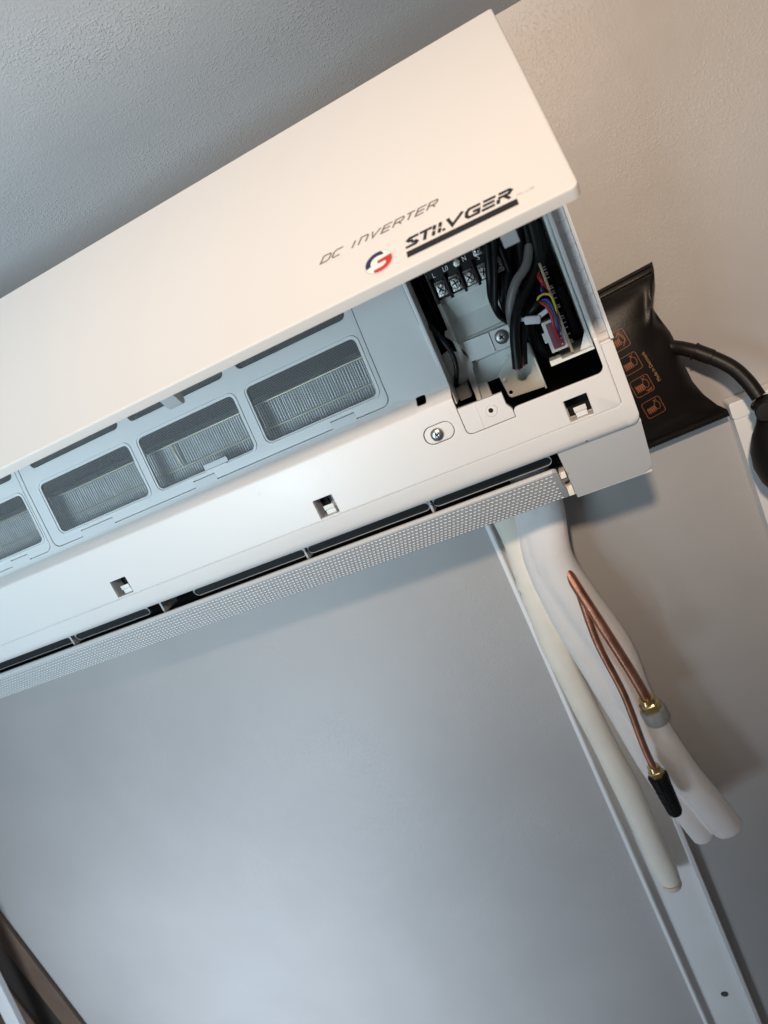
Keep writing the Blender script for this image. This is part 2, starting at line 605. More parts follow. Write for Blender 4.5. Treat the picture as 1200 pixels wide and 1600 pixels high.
screw('screw', (-0.0975, -0.1892, -0.0920), 0.0046, ac)

# block at the foot of the wiring bay with its ringed hole
plate('bay_foot', fillet([(-0.0781, -0.1006, 0.004), (-0.0444, -0.1006), (-0.0444, -0.0948), (-0.0470, -0.0905), (-0.0470, -0.0822), (-0.0781, -0.0812)]),
      [circ(-0.0577, -0.0906, 0.0017, 16)], 0.004, lambda u, v, wz: (u, -0.1893 - wz, v), WHITE, ac, 0.0004, back=False)
foot = lathe('bay_foot_ring', (-0.0577, -0.1893, -0.0906), (0, -1, 0), [(0, 0.0044), (0.0005, 0.0043), (0.0006, 0.0038), (0.0002, 0.0034), (0.0003, 0.0018)], WHITE, ac, 24)
lathe('bay_foot_hole', (-0.0577, -0.18955, -0.0906), (0, -1, 0), [(0, 0.0017), (0.0001, 0.0016)], BLACK, foot, 16)
box('bay_foot_rib', (-0.0668, -0.1897, -0.1002), (-0.0660, -0.188, -0.0822), WHITE, ac, 0.0003)

# clip sockets: pocket walls, hook
for x in CLIPS:
    bm = bmesh.new()
    y0, y1 = -0.188, -0.176
    for lo, hi in (((x - 0.0090, y0, -0.1196), (x - 0.0078, y1, -0.1028)), ((x + 0.0076, y0, -0.1196), (x + 0.0088, y1, -0.1028)),
                   ((x - 0.009, y0, -0.1036), (x + 0.009, y1, -0.1024)), ((x - 0.009, y0, -0.1200), (x + 0.009, y1, -0.1186))):
        add_box(bm, [(a + b) / 2 for a, b in zip(lo, hi)], [abs(b - a) for a, b in zip(lo, hi)])
    add_box(bm, (x, -0.171, -0.1110), (0.018, 0.0015, 0.018))
    o = bm_obj('clip_socket', bm, GREYP if x != CLIPS[2] else WHITE, ac, 0)
    bm = bmesh.new()
    add_box(bm, (x + 0.0005, -0.1830, -0.1160), (0.0075, 0.0060, 0.0035), None, 0.0004)
    add_box(bm, (x + 0.0005, -0.1862, -0.1122), (0.0082, 0.0012, 0.0036), None, 0.0004)
    bm_obj('hook', bm, WHITE if x == CLIPS[2] else IVORY, o)
    bm = bmesh.new()
    if x == CLIPS[2]:
        add_box(bm, (x, -0.1725, -0.1110), (0.0150, 0.001, 0.0145))
    else:
        add_box(bm, (x - 0.0045, -0.1745, -0.1112), (0.0048, 0.004, 0.0128))
        add_box(bm, (x + 0.0064, -0.1740, -0.1048), (0.0018, 0.003, 0.0018))
    bm_obj('socket_shade', bm, BLACK, o, 0)  # black blocks stand in for the shade inside the socket

# sloping chin at the right end, rear housing
cy, cz = -0.150, -0.1830
d1 = Vector((0, cy + 0.1835, cz + 0.1362))
cl = d1.length
d1.normalize()
n1 = Vector((0, d1.z, -d1.y))


def on_chin(u, v, wz):
    p = Vector((u, -0.1835, -0.1362)) + d1 * v + n1 * wz
    return p


if n1.y > 0: n1 = -n1
plate('chin_cover', fillet([(-0.0285, -0.001), (XR, -0.001), (XR - 0.0008, cl, 0.010), (-0.0285, cl)]), [], 0.003, on_chin, CHIN, ac, 0.0005)
box('chin_side', (-0.0290, -0.150, -0.180), (-0.0282, -0.060, -0.136), CHIN, ac, 0)
bm = bmesh.new()
YB = -0.046


def ab(lo, hi):
    add_box(bm, [(a + b) / 2 for a, b in zip(lo, hi)], [abs(b - a) for a, b in zip(lo, hi)])


ab((0.0278, -0.1855, -0.0780), (0.0298, -0.150, 0.098))
ab((0.0278, -0.150, -0.0780), (0.0298, YB, 0.104))
ab((0.0255, -0.1800, -0.1360), (0.0275, YB, -0.0780))
ab((XL, -0.176, -0.134), (XL + 0.002, YB, 0.116))
ab((XL, -0.130, 0.1015), (0.0278, YB, 0.1035))
ab((XL, YB - 0.002, -0.180), (0.0278, YB, 0.1010))
ab((XL, -0.118, -0.1830), (0.026, YB, -0.1810))
ab((-0.0285, -0.150, -0.1830), (0.0262, -0.118, -0.1812))
ab((0.0242, -0.150, -0.181), (0.0262, YB, -0.136))
bm_obj('rear_housing', bm, WHITE, ac)

# ribbed strip and ridge on the right of the bay
box('side_strip', (0.0205, -0.1735, -0.0785), (0.0280, -0.1760, 0.112), mat('satin_strip', (0.66, 0.66, 0.67), 0.22), ac, 0)
for k in range(23):
    z = -0.073 + k * 0.0081
    o = box('strip_rib', (0.0228, -0.1760, z), (0.0274, -0.1772, z + 0.0008), MATS['satin_strip'], ac, 0.0002) if k == 0 else o.copy()
    if k:
        C.objects.link(o); o.location.z = k * 0.0081
box('bay_ridge', (0.0180, -0.1840, -0.0780), (0.0206, -0.1700, 0.112), WHITE, ac, 0.0006)

# black box added for the bay's dark, its shade put into the colour
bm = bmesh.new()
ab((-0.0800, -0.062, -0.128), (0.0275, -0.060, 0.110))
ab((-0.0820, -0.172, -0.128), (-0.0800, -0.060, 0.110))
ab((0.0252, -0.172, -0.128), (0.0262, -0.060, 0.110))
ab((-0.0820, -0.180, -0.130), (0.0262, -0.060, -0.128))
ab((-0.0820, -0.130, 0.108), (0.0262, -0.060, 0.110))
bm_obj('bay_shade_box', bm, CAVITY, ac, 0)
box('frame_edge', (-0.0812, -0.1760, -0.080), (-0.0786, -0.1560, 0.105), WHITE, ac, 0.0004)

# ---------------- filters
net_parts = []
for fi, (x0, x1) in enumerate(FX):
    sh = x0 - FX[0][0]
    wins = []
    for k, (a, b) in enumerate(WIN):
        a, b = a + sh, b + sh
        if k == 1:   # the grip tab rises into the middle window
            wins.append(fillet([(a, -0.0528, 0.004), (b - 0.046, -0.0528), (b - 0.046, -0.0488, 0.0015), (b - 0.0245, -0.0488, 0.0015), (b - 0.0245, -0.0528), (b, -0.0528, 0.004), (b, -0.0105, 0.004), (a, -0.0105, 0.004)]))
        else:
            wins.append(rect(a, -0.0525, b, -0.0105, 0.004))
        wins.append(rect(a, 0.0035, b, 0.050, 0.004))
        wins.append(rect(a, 0.058, b, 0.104, 0.004))
    f = plate('air_filter', filter_loop(x0, x1, 0.0005), wins, 0.002, lambda u, v, wz: on_front(u, v, wz - 0.0002), WHITE, ac, 0.0005, CUTS)
    lp = filter_loop(x0, x1)
    lp = lp if area2(lp) > 0 else lp[::-1]
    plate('filter_seam_backing', offset(lp, -0.0020), [offset(lp, 0.0020)], 0.0006, lambda u, v, wz: on_front(u, min(v, 0.112), wz - 0.0024), WHITE, ac, 0, CUTS)  # backing ring added to lighten the seam round the filter
    # moulded inner rims round the lower windows
    for a, b in WIN:
        a, b = a + sh, b + sh
        plate('window_rim', rect(a - 0.0028, -0.0550, b + 0.0028, -0.0080, 0.006), [rect(a - 0.0016, -0.0537, b + 0.0016, -0.0093, 0.005)], 0.0008,
              lambda u, v, wz: on_front(u, v, wz + 0.0006), WHITE, f, 0.0003, CUTS)
    # grip bead on the middle window tab
    b = WIN[1][1] + sh
    box('grip_bead', (b - 0.045, -0.1778, -0.0545), (b - 0.0255, -0.1764, -0.0530), WHITE, f, 0.0005)
    V, F = [], []
    zs = [c for c in CUTS if -0.06 < c < 0.110]
    zs = [-0.0560] + zs + [0.108]
    for z in zs:
        V += [(x0 + 0.004, prof_y(z) + 0.0019, z), (x1 - 0.003, prof_y(z) + 0.0019, z)]
    F = [(2 * i, 2 * i + 1, 2 * i + 3, 2 * i + 2) for i in range(len(zs) - 1)]
    o = mesh_obj('net', V, F, NET, f, 0)

# ---------------- heat exchanger behind the nets
V, F = [], []
pitch = 0.0021
nf = int((0.748 - 0.1235) / pitch)
zt, zb = -0.0255, -0.0760
for k in range(nf):
    x = -0.748 + k * pitch + random.uniform(-0.00012, 0.00012)
    b = len(V)
    t = 0.00062
    lean = random.uniform(-0.0003, 0.0003)
    for xx, dz in ((x, 0), (x + t, 0)):
        V += [(xx, -0.1600, zb), (xx + lean, -0.1560, zt + 0.001), (xx, -0.1350, zt + 0.001), (xx, -0.1390, zb)]
    F += [(b, b + 1, b + 2, b + 3), (b + 4, b + 7, b + 6, b + 5), (b, b + 4, b + 5, b + 1), (b + 1, b + 5, b + 6, b + 2)]
core = box('heat_exchanger', (-0.75, -0.132, -0.080), (-0.123, -0.128, 0.10), DARKG, ac, 0)
fins = mesh_obj('fins', V, F, ALU, core, 0, recalc=False)
fins['kind'] = 'stuff'
for z, y in ((-0.0255, -0.1574), (-0.0452, -0.1594)):
    rr = 0.0007
    tube('exchanger_tube', [(-0.75, y, z), (-0.45, y, z), (-0.123, y, z)], rr, BRASSW, core, 8, 1)
# upper, swept-back bank of fins, their shade put in as a dark colour
V, F = [], []
for k in range(nf):
    x = -0.748 + k * pitch
    b = len(V)
    for xx in (x, x + 0.00028):
        V += [(xx, -0.1500, -0.018), (xx, -0.098, 0.095), (xx, -0.085, 0.090), (xx, -0.137, -0.022)]
    F += [(b, b + 1, b + 2, b + 3), (b + 4, b + 7, b + 6, b + 5), (b, b + 4, b + 5, b + 1)]
o = mesh_obj('shaded_upper_fins', V, F, DARKG, core, 0, recalc=False)
o['kind'] = 'stuff'
# blob of solder and a bright bend glimpsed through the middle net
tube('joint_tube', [(-0.3000, -0.1612, -0.0260), (-0.3000, -0.1618, -0.0360), (-0.2995, -0.1612, -0.0450)], 0.0011, BRASSW, core, 8, 4)

# ---------------- outlet: duct, inner vanes, flap
bm = bmesh.new()
ab((-0.75, -0.182, -0.1345), (-0.0292, -0.060, -0.1325))
ab((-0.75, -0.064, -0.182), (-0.0292, -0.060, -0.1325))
ab((-0.752, -0.180, -0.182), (-0.750, -0.060, -0.1325))
bm_obj('outlet_duct', bm, CAVITY, ac, 0)
for a, b in ((-0.740, -0.4790), (-0.4740, -0.3915), (-0.3440, -0.2360), (-0.2335, -0.1285), (-0.1255, -0.0345)):
    o = plate('inner_vane', rect(a, -0.1470, b, -0.1383, 0.004), [], 0.0015, lambda u, v, wz: (u, -0.1695 - wz + (v + 0.138) * -0.25, v), DARKG, ac, 0.0004)
    plate('vane_rim', rect(a, -0.1470, b, -0.1383, 0.004), [rect(a + 0.0007, -0.1464, b - 0.0007, -0.1402, 0.0035)], 0.0006,
          lambda u, v, wz: (u, -0.1705 - wz + (v + 0.138) * -0.25, v), GREYP, o, 0.0002)
for x in (-0.4765, -0.3762, -0.2348, -0.1270):
    box('vane_post', (x - 0.0009, -0.1725, -0.1490), (x + 0.0009, -0.150, -0.1365), GREYP, ac, 0.0004)

ft, fb = Vector((0, -0.1800, -0.1493)), Vector((0, -0.1500, -0.1803))
fd = (fb - ft)
fl = fd.length
fd.normalize()
fn = Vector((0, fd.z, -fd.y))
if fn.y > 0: fn = -fn


def on_flap(u, v, wz):
    return ft + Vector((u, 0, 0)) + fd * v + fn * (wz + 0.0012 * math.sin(math.pi * min(1, max(0, v / fl))))


flap = plate('air_flap', fillet([(-0.745, 0), (-0.0335, 0, 0.003), (-0.0335, fl, 0.001), (-0.745, fl)]), [], 0.0030, on_flap, mat('flap_plastic', (0.50, 0.515, 0.53), 0.42), ac, 0.0006,  # base colour darkened so the dimples' painted light stands out
             [fl * k / 6 for k in range(1, 6)])
V = [on_flap(u, v, wz) for u in (-0.745, -0.0365) for v, wz in ((-0.0004, -0.002), (-0.0004, 0.0004), (0.0013, 0.0006), (0.0016, 0.0))]
mesh_obj('flap_edge_highlight', V, [(0, 1, 5, 4), (1, 2, 6, 5), (2, 3, 7, 6), (0, 4, 7, 3), (0, 3, 2, 1), (4, 5, 6, 7)], WHITE, flap, 0)  # white strip painted as the highlight along the flap's top edge
V, F = [], []
px, rows = 0.00335, 9
for i in range(int(0.70 / px)):
    for r in range(rows):
        u = -0.0385 - i * px - (px / 2 if r % 2 else 0) + random.uniform(-.00004, .00004)
        v = 0.0042 + r * (fl - 0.0075) / (rows - 1)
        if u < -0.742: continue
        b = len(V)
        a, c = 0.00112, 0.00062
        sk = 0.00035
        for du, dv, h in ((-a, -c, 0.0), (a, -c + sk, 0.0), (a, c + sk, 0.0), (-a, c, 0.0), (-a * .55, -c * .3, 0.00060), (a * .55, -c * .3 + sk, 0.00060)):
            V.append(on_flap(u + du, v + dv, h + 0.00002))
        F += [(b, b + 1, b + 5, b + 4), (b + 1, b + 2, b + 5), (b + 2, b + 3, b + 4, b + 5), (b + 3, b, b + 4)]
o = mesh_obj('lit_dimple_pattern', V, F, WHITE, flap, 0)  # paler than the flap: light caught by the dimples put into colour
o['kind'] = 'stuff'
box('flap_hinge', (-0.0332, -0.172, -0.1585), (-0.0290, -0.160, -0.1535), CREAM, ac, 0.0005)
box('flap_hinge', (-0.0332, -0.156, -0.1780), (-0.0290, -0.146, -0.1700), CREAM, ac, 0.0005)

# ---------------- lifted front panel
PH = Vector((0, -0.1960, 0.1178))
PB = Vector((0, -0.3380, 0.0097))
pu = PB - PH
PL = pu.length
pu.normalize()
pn = Vector((0, pu.z, -pu.y))
if pn.z < 0: pn = -pn


def on_panel(u, v, wz):
    bow = 0.0016 * math.sin(math.pi * min(1, max(0, v / PL)))
    return PH + Vector((u, 0, 0)) + pu * v + pn * (wz + bow)


panel = plate('front_panel', fillet([(XL, 0), (0.0273, 0, 0.002), (0.0276, PL, 0.0035), (XL, PL, 0.0035)]), [], 0.0058, on_panel, PANEL, ac, 0.0011,
              [PL * k / 8 for k in range(1, 8)])
for x0, y_ in ((-0.0088, 0), (-0.1985, 1)):
    V, F = [], []
    ln = 0.0212 if y_ == 0 else 0.0218
    wd = 0.0072 if y_ == 0 else 0.0088
    prof = [(0.1600, -0.003), (0.1600, -0.003 - ln * .88), (0.1612, -0.003 - ln * .96), (0.1632, -0.003 - ln), (0.1652, -0.003 - ln * .95), (0.1660, -0.003 - ln * .86), (0.1660, -0.003)]
    n = len(prof)
    for u in (x0, x0 + wd):
        V += [on_panel(u, v, wz) for v, wz in prof]
    F = [tuple(range(n)), tuple(range(2 * n - 1, n - 1, -1))] + [(i, (i + 1) % n, n + (i + 1) % n, n + i) for i in range(n)]
    mesh_obj('panel_clip', V, F, WHITE, panel, 40)

# lettering; panel (u, v) with v downwards
GL = {
    'D': [[(0, 0), (0, 1), (.78, 1), (1, .78), (1, .22), (.78, 0), (0, 0)]],
    'C': [[(1, 1), (.2, 1), (0, .8), (0, .2), (.2, 0), (1, 0)]],
    'I': [[(.5, 0), (.5, 1)]],
    'N': [[(0, 0), (0, 1), (.8, 1), (1, .8), (1, 0)]],
    'V': [[(0, 1), (.42, 0), (1, 1)]],
    'E': [[(1, 1), (0, 1), (0, 0), (1, 0)], [(0, .5), (.92, .5)]],
    'R': [[(0, 0), (0, 1), (.84, 1), (1, .85), (1, .6), (.84, .45), (0, .45)], [(.5, .45), (1, 0)]],
    'T': [[(0, 1), (1, 1)], [(.5, 1), (.5, 0)]],
    'P': [[(0, 0), (0, 1), (1, 1), (1, .5), (0, .5)]],
    'L': [[(0, 1), (0, 0), (1, 0)]],
    'U': [[(0, 1), (0, 0), (1, 0), (1, 1)]],
    'S': [[(1, 1), (0, 1), (0, .5), (1, .5), (1, 0), (0, 0)]],
}


def word(txt, xs, h, shear, out=None):
    out = []
    for ch, (a, b) in zip(txt, xs):
        for ln in GL[ch]:
            out.append([(a + p[0] * (b - a) + p[1] * h * shear, p[1] * h) for p in ln])
    return out


def print_map(x0, v0, sl=0.018):
    return lambda a, b: on_panel(x0 + a, v0 + a * sl - b, 0.00012)


XS = [(0, .0044), (.0061, .0105), (.0165, .0178), (.0204, .0243), (.0262, .0305), (.0325, .0366), (.0384, .0428), (.0442, .0482), (.0499, .0540), (.0556, .0597)]
ribbon(word('DCINVERTER', XS, 0.0043, 0.55), 0.00084, print_map(-0.0901, 0.1462), 'lettering', PRINTG, panel)
ribbon(word('PLUS', [(0, .0014), (.002, .0034), (.004, .0054), (.006, .0074)], 0.0012, 0.5), 0.00022, print_map(0.0036, 0.1674), 'lettering', PRINTL, panel)
# brand word: heavy slanted strokes
BW = []


def bl(x0, x1, lines, hh=0.0064, sh=0.28):
    for ln in lines:
        BW.append([(x0 + p[0] * (x1 - x0) + p[1] * hh * sh, p[1] * hh) for p in ln])


bl(0.0, .0056, [[(1, .90), (.22, .90), (.06, .76), (.22, .62), (.55, .585)], [(.45, .42), (.84, .38), (.97, .24), (.84, .10), (0, .10)]])
bl(.0062, .0122, [[(0, .90), (1, .90)], [(.5, .80), (.5, 0)]])
bl(.0128, .0140, [[(.5, 1), (.5, .55)], [(.5, .45), (.5, 0)]])
bl(.0156, .0168, [[(.5, 1), (.5, .55)], [(.5, .45), (.5, 0)]])
bl(.0176, .0190, [[(0, .10), (1, .10)]])
bl(.0190, .0272, [[(.06, 1), (.42, .12), (.94, 1)]])
bl(.0285, .0350, [[(1, .90), (.22, .90), (.05, .70), (.05, .30), (.22, .10), (.92, .10), (.92, .45), (.5, .45)]])
bl(.0360, .0420, [[(.05, .90), (1, .90)], [(.05, .5), (.95, .5)], [(0, .10), (1, .10)]])
bl(.0430, .0492, [[(.05, .90), (.82, .90), (.98, .75), (.82, .52), (.05, .52)], [(.08, .40), (.08, 0)], [(.55, .42), (.95, 0)]])
ribbon(BW, 0.00158, print_map(-0.0479, 0.1656), 'brand_lettering', PRINTK, panel)
ribbon([[(0, -.0021), (.0513, -.0021)]], 0.0041, print_map(-0.0479, 0.1677), 'print_bar', PRINTK, panel, 0.004)
pm = print_map(-0.0612, 0.1652)


def poly_print(pts, name, material, lift=0.0):
    r = 0.0072
    V = [on_panel(-0.0612 + p[0] * r, 0.1652 - p[1] * r, 0.00010 + lift) for p in pts]
    bm_ = bmesh.new()
    vs = [bm_.verts.new(v) for v in V]
    es = [bm_.edges.new((vs[i], vs[(i + 1) % len(vs)])) for i in range(len(vs))]
    bmesh.ops.triangle_fill(bm_, use_beauty=True, edges=es)
    return bm_obj(name, bm_, material, emblem if name != 'emblem' else panel, 0)


def arc(r, a0, a1, n=14):
    return [(r * math.cos(math.radians(a0 + (a1 - a0) * k / n)), r * math.sin(math.radians(a0 + (a1 - a0) * k / n))) for k in range(n + 1)]


emblem = poly_print(arc(1.0, 0, 354, 40), 'emblem', mat('emblem_rim', (0.50, 0.52, 0.50), 0.4))
poly_print(arc(0.95, 0, 354, 40), 'emblem_disc', DISC, 0.00006)
poly_print(arc(0.93, 196, 72) + [(0.42, 0.52)] + arc(0.58, 92, 176) + [(-0.56, -.12)], 'emblem_arc', NAVY, 0.00012)
poly_print([(-0.10, 0.14), (0.88, 0.26)] + arc(0.92, 14, -118) + [(-0.44, -0.58)] + arc(0.56, -100, -38) + [(0.46, -0.14), (-0.10, -0.14)], 'emblem_hook', RED, 0.00012)

# ---------------- wiring bay contents
base = box('terminal_base', (-0.0690, -0.1480, -0.0850), (-0.0662, -0.0900, 0.060), IVORY, ac, 0.0006)
bm = bmesh.new()
# stepped moulding under the terminals, profile in (y, z)
stp = [(-0.1400, 0.050), (-0.1400, -0.0170), (-0.1345, -0.0290), (-0.1345, -0.0300), (-0.1420, -0.0440), (-0.1440, -0.0450), (-0.1440, -0.0620), (-0.1410, -0.0630), (-0.1400, -0.0800), (-0.0900, -0.0800), (-0.0900, 0.050)]
n = len(stp)
V, F = [], []
for x in (-0.0662, -0.0300):
    V += [(x, y, z) for y, z in stp]
F = [tuple(range(n)), tuple(range(2 * n - 1, n - 1, -1))] + [(i, (i + 1) % n, n + (i + 1) % n, n + i) for i in range(n)]
bm.free()
mesh_obj('moulded_seat', V, F, IVORY, ac, 20)
box('seat_foot', (-0.0690, -0.1440, -0.0905), (-0.0580, -0.1400, -0.0780), IVORY, ac, 0.0010)
plate('side_flange', fillet([(-0.0690, -0.0900), (-0.0655, -0.0880), (-0.0620, -0.0550, 0.003), (-0.0660, -0.0440, 0.003), (-0.0718, -0.0370, 0.002), (-0.0705, -0.0340), (-0.0690, -0.0340)]), [],
      0.0020, lambda u, v, wz: (u, -0.1500 - wz, v), IVORY, ac, 0.0005)

tb = box('terminal_block', (-0.0676, -0.1540, -0.0130), (-0.0140, -0.1400, 0.0350), BLACK, ac, 0.0006)
TX = [-0.0612, -0.0509, -0.0408, -0.0310, -0.0208]


def terminal(x, z, s=1.0):
    bm_ = bmesh.new()
    add_box(bm_, (x, -0.1546, z - 0.0012), (0.0074 * s, 0.0012, 0.0098 * s), None, 0.0004)
    add_box(bm_, (x, -0.1552, z + 0.0030), (0.0064 * s, 0.0012, 0.0030), Matrix.Rotation(0.5, 3, 'X'), 0.0003)
    o_ = bm_obj('terminal', bm_, TERM, tb)
    V_, F_ = lathe_geo((x, -0.1550, z - 0.0012), (0, -1, 0), [(0, .0036 * s), (.0012, .0036 * s), (.0018, .0030 * s), (.0019, .0012)], 16)
    base_ = len(V_)
    mesh_obj('terminal_screw', V_, F_, TERM, tb, 30)
    bm_ = bmesh.new()
    a = random.uniform(0, 1.5)
    for k in range(2):
        add_box(bm_, (x, -0.1569, z - 0.0012), (0.0052 * s, 0.0003, 0.0009), Matrix.Rotation(a + k * math.pi / 2, 3, 'Y'))
    bm_obj('screw_slot', bm_, BLACK, tb, 0)


for i, x in enumerate(TX):
    terminal(x, -0.0052 - 0.0006 * i, 1.0 if i < 3 else 0.85)
terminal(-0.0300, 0.0080, 0.8)
terminal(-0.0200, 0.0080, 0.8)
for x in (-0.0664, -0.0561, -0.0459, -0.0359, -0.0258, -0.0156):
    box('barrier', (x - 0.0008, -0.1585, -0.0150), (x + 0.0008, -0.1500, 0.0020), BLACK, tb, 0.0004)
lathe('block_screw', (-0.0453, -0.1540, 0.0046), (0, -1, 0), [(0, .0030), (.0012, .0030), (.002, .0022), (.0021, .0008)], STEEL, tb, 18)
for s_, x, z in (('L', -0.0636, 0.0022), ('L0', -0.0556, 0.0030), ('N', -0.0412, 0.0036), ('S', -0.0318, 0.0004), ('1', -0.0240, 0.0060)):
    text_obj('terminal_letter', s_, lambda a, b, x=x, z=z: (x + a * 0.85, -0.15425, z + b), 0.0046, LETW, tb)

clamp = plate('cable_clamp', fillet([(-0.0660, -0.0606, 0.001), (-0.0276, -0.0613, 0.001), (-0.0270, -0.0468, 0.002), (-0.0655, -0.0456, 0.001)]), [], 0.004,
              lambda u, v, wz: (u, -0.1500 - wz, v), mat('clamp_white', (0.76, 0.78, 0.79), 0.4), ac, 0.0006)
box('clamp_step', (-0.0440, -0.1512, -0.0606), (-0.0436, -0.1490, -0.0466), IVORY, clamp, 0.0001)
screw('screw', (-0.0362, -0.1500, -0.0530), 0.0050, clamp, h=0.0020, material=mat('dull_steel', (0.34, 0.34, 0.34), 0.38, 0.9))
lathe('boss', (-0.0390, -0.1405, -0.0712), (0, -1, 0), [(0, .0040), (.0012, .0038), (.0013, .0018), (.0004, .0016)], IVORY, ac, 20)
lathe('boss_hole', (-0.0390, -0.1410, -0.0712), (0, -1, 0), [(0, .0014), (.0004, .0014)], BLACK, ac, 14)

plt = plate('metal_plate', fillet([(-0.0486, -0.0770, .001), (-0.0470, -0.0957, 0.003), (-0.0205, -0.0975, .001), (-0.0215, -0.0640), (-0.0330, -0.0640)]),
            [circ(-0.0448, -0.0920, 0.0014, 14)], 0.0010, lambda u, v, wz: (u, -0.1480 - wz, v), SHEET, ac, 0.0003)
box('plate_fold', (-0.0213, -0.1560, -0.0974), (-0.0201, -0.1470, -0.0640), SHEET, plt, 0.0002)
lathe('rivet', (-0.0455, -0.1480, -0.0822), (0, -1, 0), [(0, .0019), (.0006, .0017), (.0008, .0008)], SHEET, plt, 14)

CB = [
    ('cable', [(-0.0174, -0.16, 0.0200), (-0.0180, -0.16, 0.0068), (-0.0242, -0.162, -0.0119), (-0.0315, -0.16, -0.0305), (-0.0322, -0.156, -0.0378), (-0.0300, -0.146, -0.0441), (-0.0270, -0.13, -0.050)], 0.0020, CABLE),
    ('cable', [(-0.0210, -0.156, 0.0200), (-0.0228, -0.158, 0.0060), (-0.0285, -0.158, -0.0130), (-0.0325, -0.152, -0.0260), (-0.0320, -0.142, -0.0400), (-0.0260, -0.12, -0.055)], 0.0026, CABLE),
    ('mains_cable', [(0.0080, -0.15, 0.0250), (0.008, -0.15, 0.0063), (0.0045, -0.152, -0.0145), (-0.0054, -0.157, -0.0267), (-0.0144, -0.165, -0.0345), (-0.0211, -0.17, -0.0422), (-0.0268, -0.172, -0.0542), (-0.0326, -0.172, -0.0744)], 0.0034, CABLE),
    ('mains_cable', [(0.0010, -0.14, 0.015), (-0.0060, -0.145, -0.012), (-0.0104, -0.152, -0.0262), (-0.0165, -0.160, -0.041), (-0.0210, -0.165, -0.0530), (-0.0285, -0.169, -0.0738)], 0.0030, CABLE),
    ('cable', [(0.0107, -0.14, 0.020), (0.0107, -0.14, -0.0065), (0.0046, -0.142, -0.0208), (-0.0056, -0.145, -0.0336), (-0.0150, -0.148, -0.0439), (-0.0168, -0.15, -0.058), (-0.0140, -0.146, -0.0744), (-0.004, -0.13, -0.088)], 0.0036, CABLE),
    ('cable', [(0.0060, -0.135, 0.030), (0.0030, -0.138, -0.004), (-0.0060, -0.140, -0.018), (-0.0150, -0.140, -0.034), (-0.0230, -0.130, -0.046)], 0.0042, CABLE),
    ('cable', [(-0.0120, -0.135, 0.030), (-0.0120, -0.140, -0.001), (-0.0180, -0.142, -0.018), (-0.0250, -0.138, -0.033)], 0.0040, CABLE),
    ('grey_cable', [(0.002, -0.15, -0.006), (-0.0041, -0.160, -0.0160), (-0.0134, -0.165, -0.0225), (-0.0207, -0.165, -0.0316), (-0.0248, -0.163, -0.041), (-0.0262, -0.154, -0.0495)], 0.0031, GCABLE),
    ('thin_wire', [(-0.0800, -0.150, -0.0200), (-0.0766, -0.160, -0.0283), (-0.0725, -0.165, -0.0379), (-0.0702, -0.165, -0.049), (-0.0713, -0.165, -0.0585), (-0.0750, -0.163, -0.0666), (-0.0790, -0.150, -0.0739)], 0.0017, CABLE),
    ('thin_wire', [(-0.0760, -0.140, 0.020), (-0.0745, -0.142, 0.00), (-0.0735, -0.142, -0.0200), (-0.0750, -0.138, -0.040)], 0.0014, CABLE),
    ('sleeve', [(-0.0150, -0.160, -0.0460), (-0.0131, -0.165, -0.0447), (-0.0085, -0.167, -0.0423), (-0.0036, -0.1665, -0.0397)], 0.0022, CABLE),
    ('yellow_wire', [(-0.0052, -0.168, -0.0386), (-0.0030, -0.169, -0.0370), (0.0006, -0.169, -0.0370), (0.0036, -0.169, -0.0400), (0.0038, -0.168, -0.0477), (0.0030, -0.166, -0.0520)], 0.00075, WYEL),
    ('blue_wire', [(-0.0038, -0.167, -0.0400), (0.0008, -0.168, -0.0415), (0.0020, -0.168, -0.0499), (0.0010, -0.167, -0.0599), (-0.0005, -0.165, -0.0667)], 0.00085, WBLUE),
    ('blue_wire', [(-0.0035, -0.166, -0.0408), (0.0002, -0.167, -0.0425), (0.0010, -0.167, -0.0499), (0.0012, -0.166, -0.0599), (0.0005, -0.164, -0.0667)], 0.00075, WBLUE),
    ('red_wire', [(-0.0040, -0.168, -0.0405), (-0.0014, -0.1695, -0.0450), (-0.0006, -0.169, -0.0520), (-0.0014, -0.1685, -0.0590), (-0.0012, -0.166, -0.0680)], 0.00095, WRED),
    ('white_wire', [(-0.0032, -0.167, -0.0410), (-0.0002, -0.1675, -0.0461), (0.0002, -0.167, -0.0566), (0.0006, -0.165, -0.0660)], 0.00085, WWHITE),
    ('red_wire', [(0.0030, -0.150, -0.016), (0.0010, -0.156, -0.0250), (0.0016, -0.158, -0.0300), (0.0020, -0.152, -0.036)], 0.0014, WRED),
    ('blue_wire', [(0.0022, -0.152, -0.030), (-0.0004, -0.158, -0.0340), (0.0000, -0.156, -0.038)], 0.0010, WBLUE),
]
for nm, pts, r, mm_ in CB:
    o = tube(nm, pts, r, mm_, ac, 12, 7)
for c in ((-0.0326, -0.172, -0.0744), (-0.0285, -0.169, -0.0738)):
    lathe('cut_core', c, (-0.3, 0, -1), [(0, .0018), (.0012, .0016)], mat('core_pink', (0.30, 0.10, 0.10), 0.5), ac, 10)

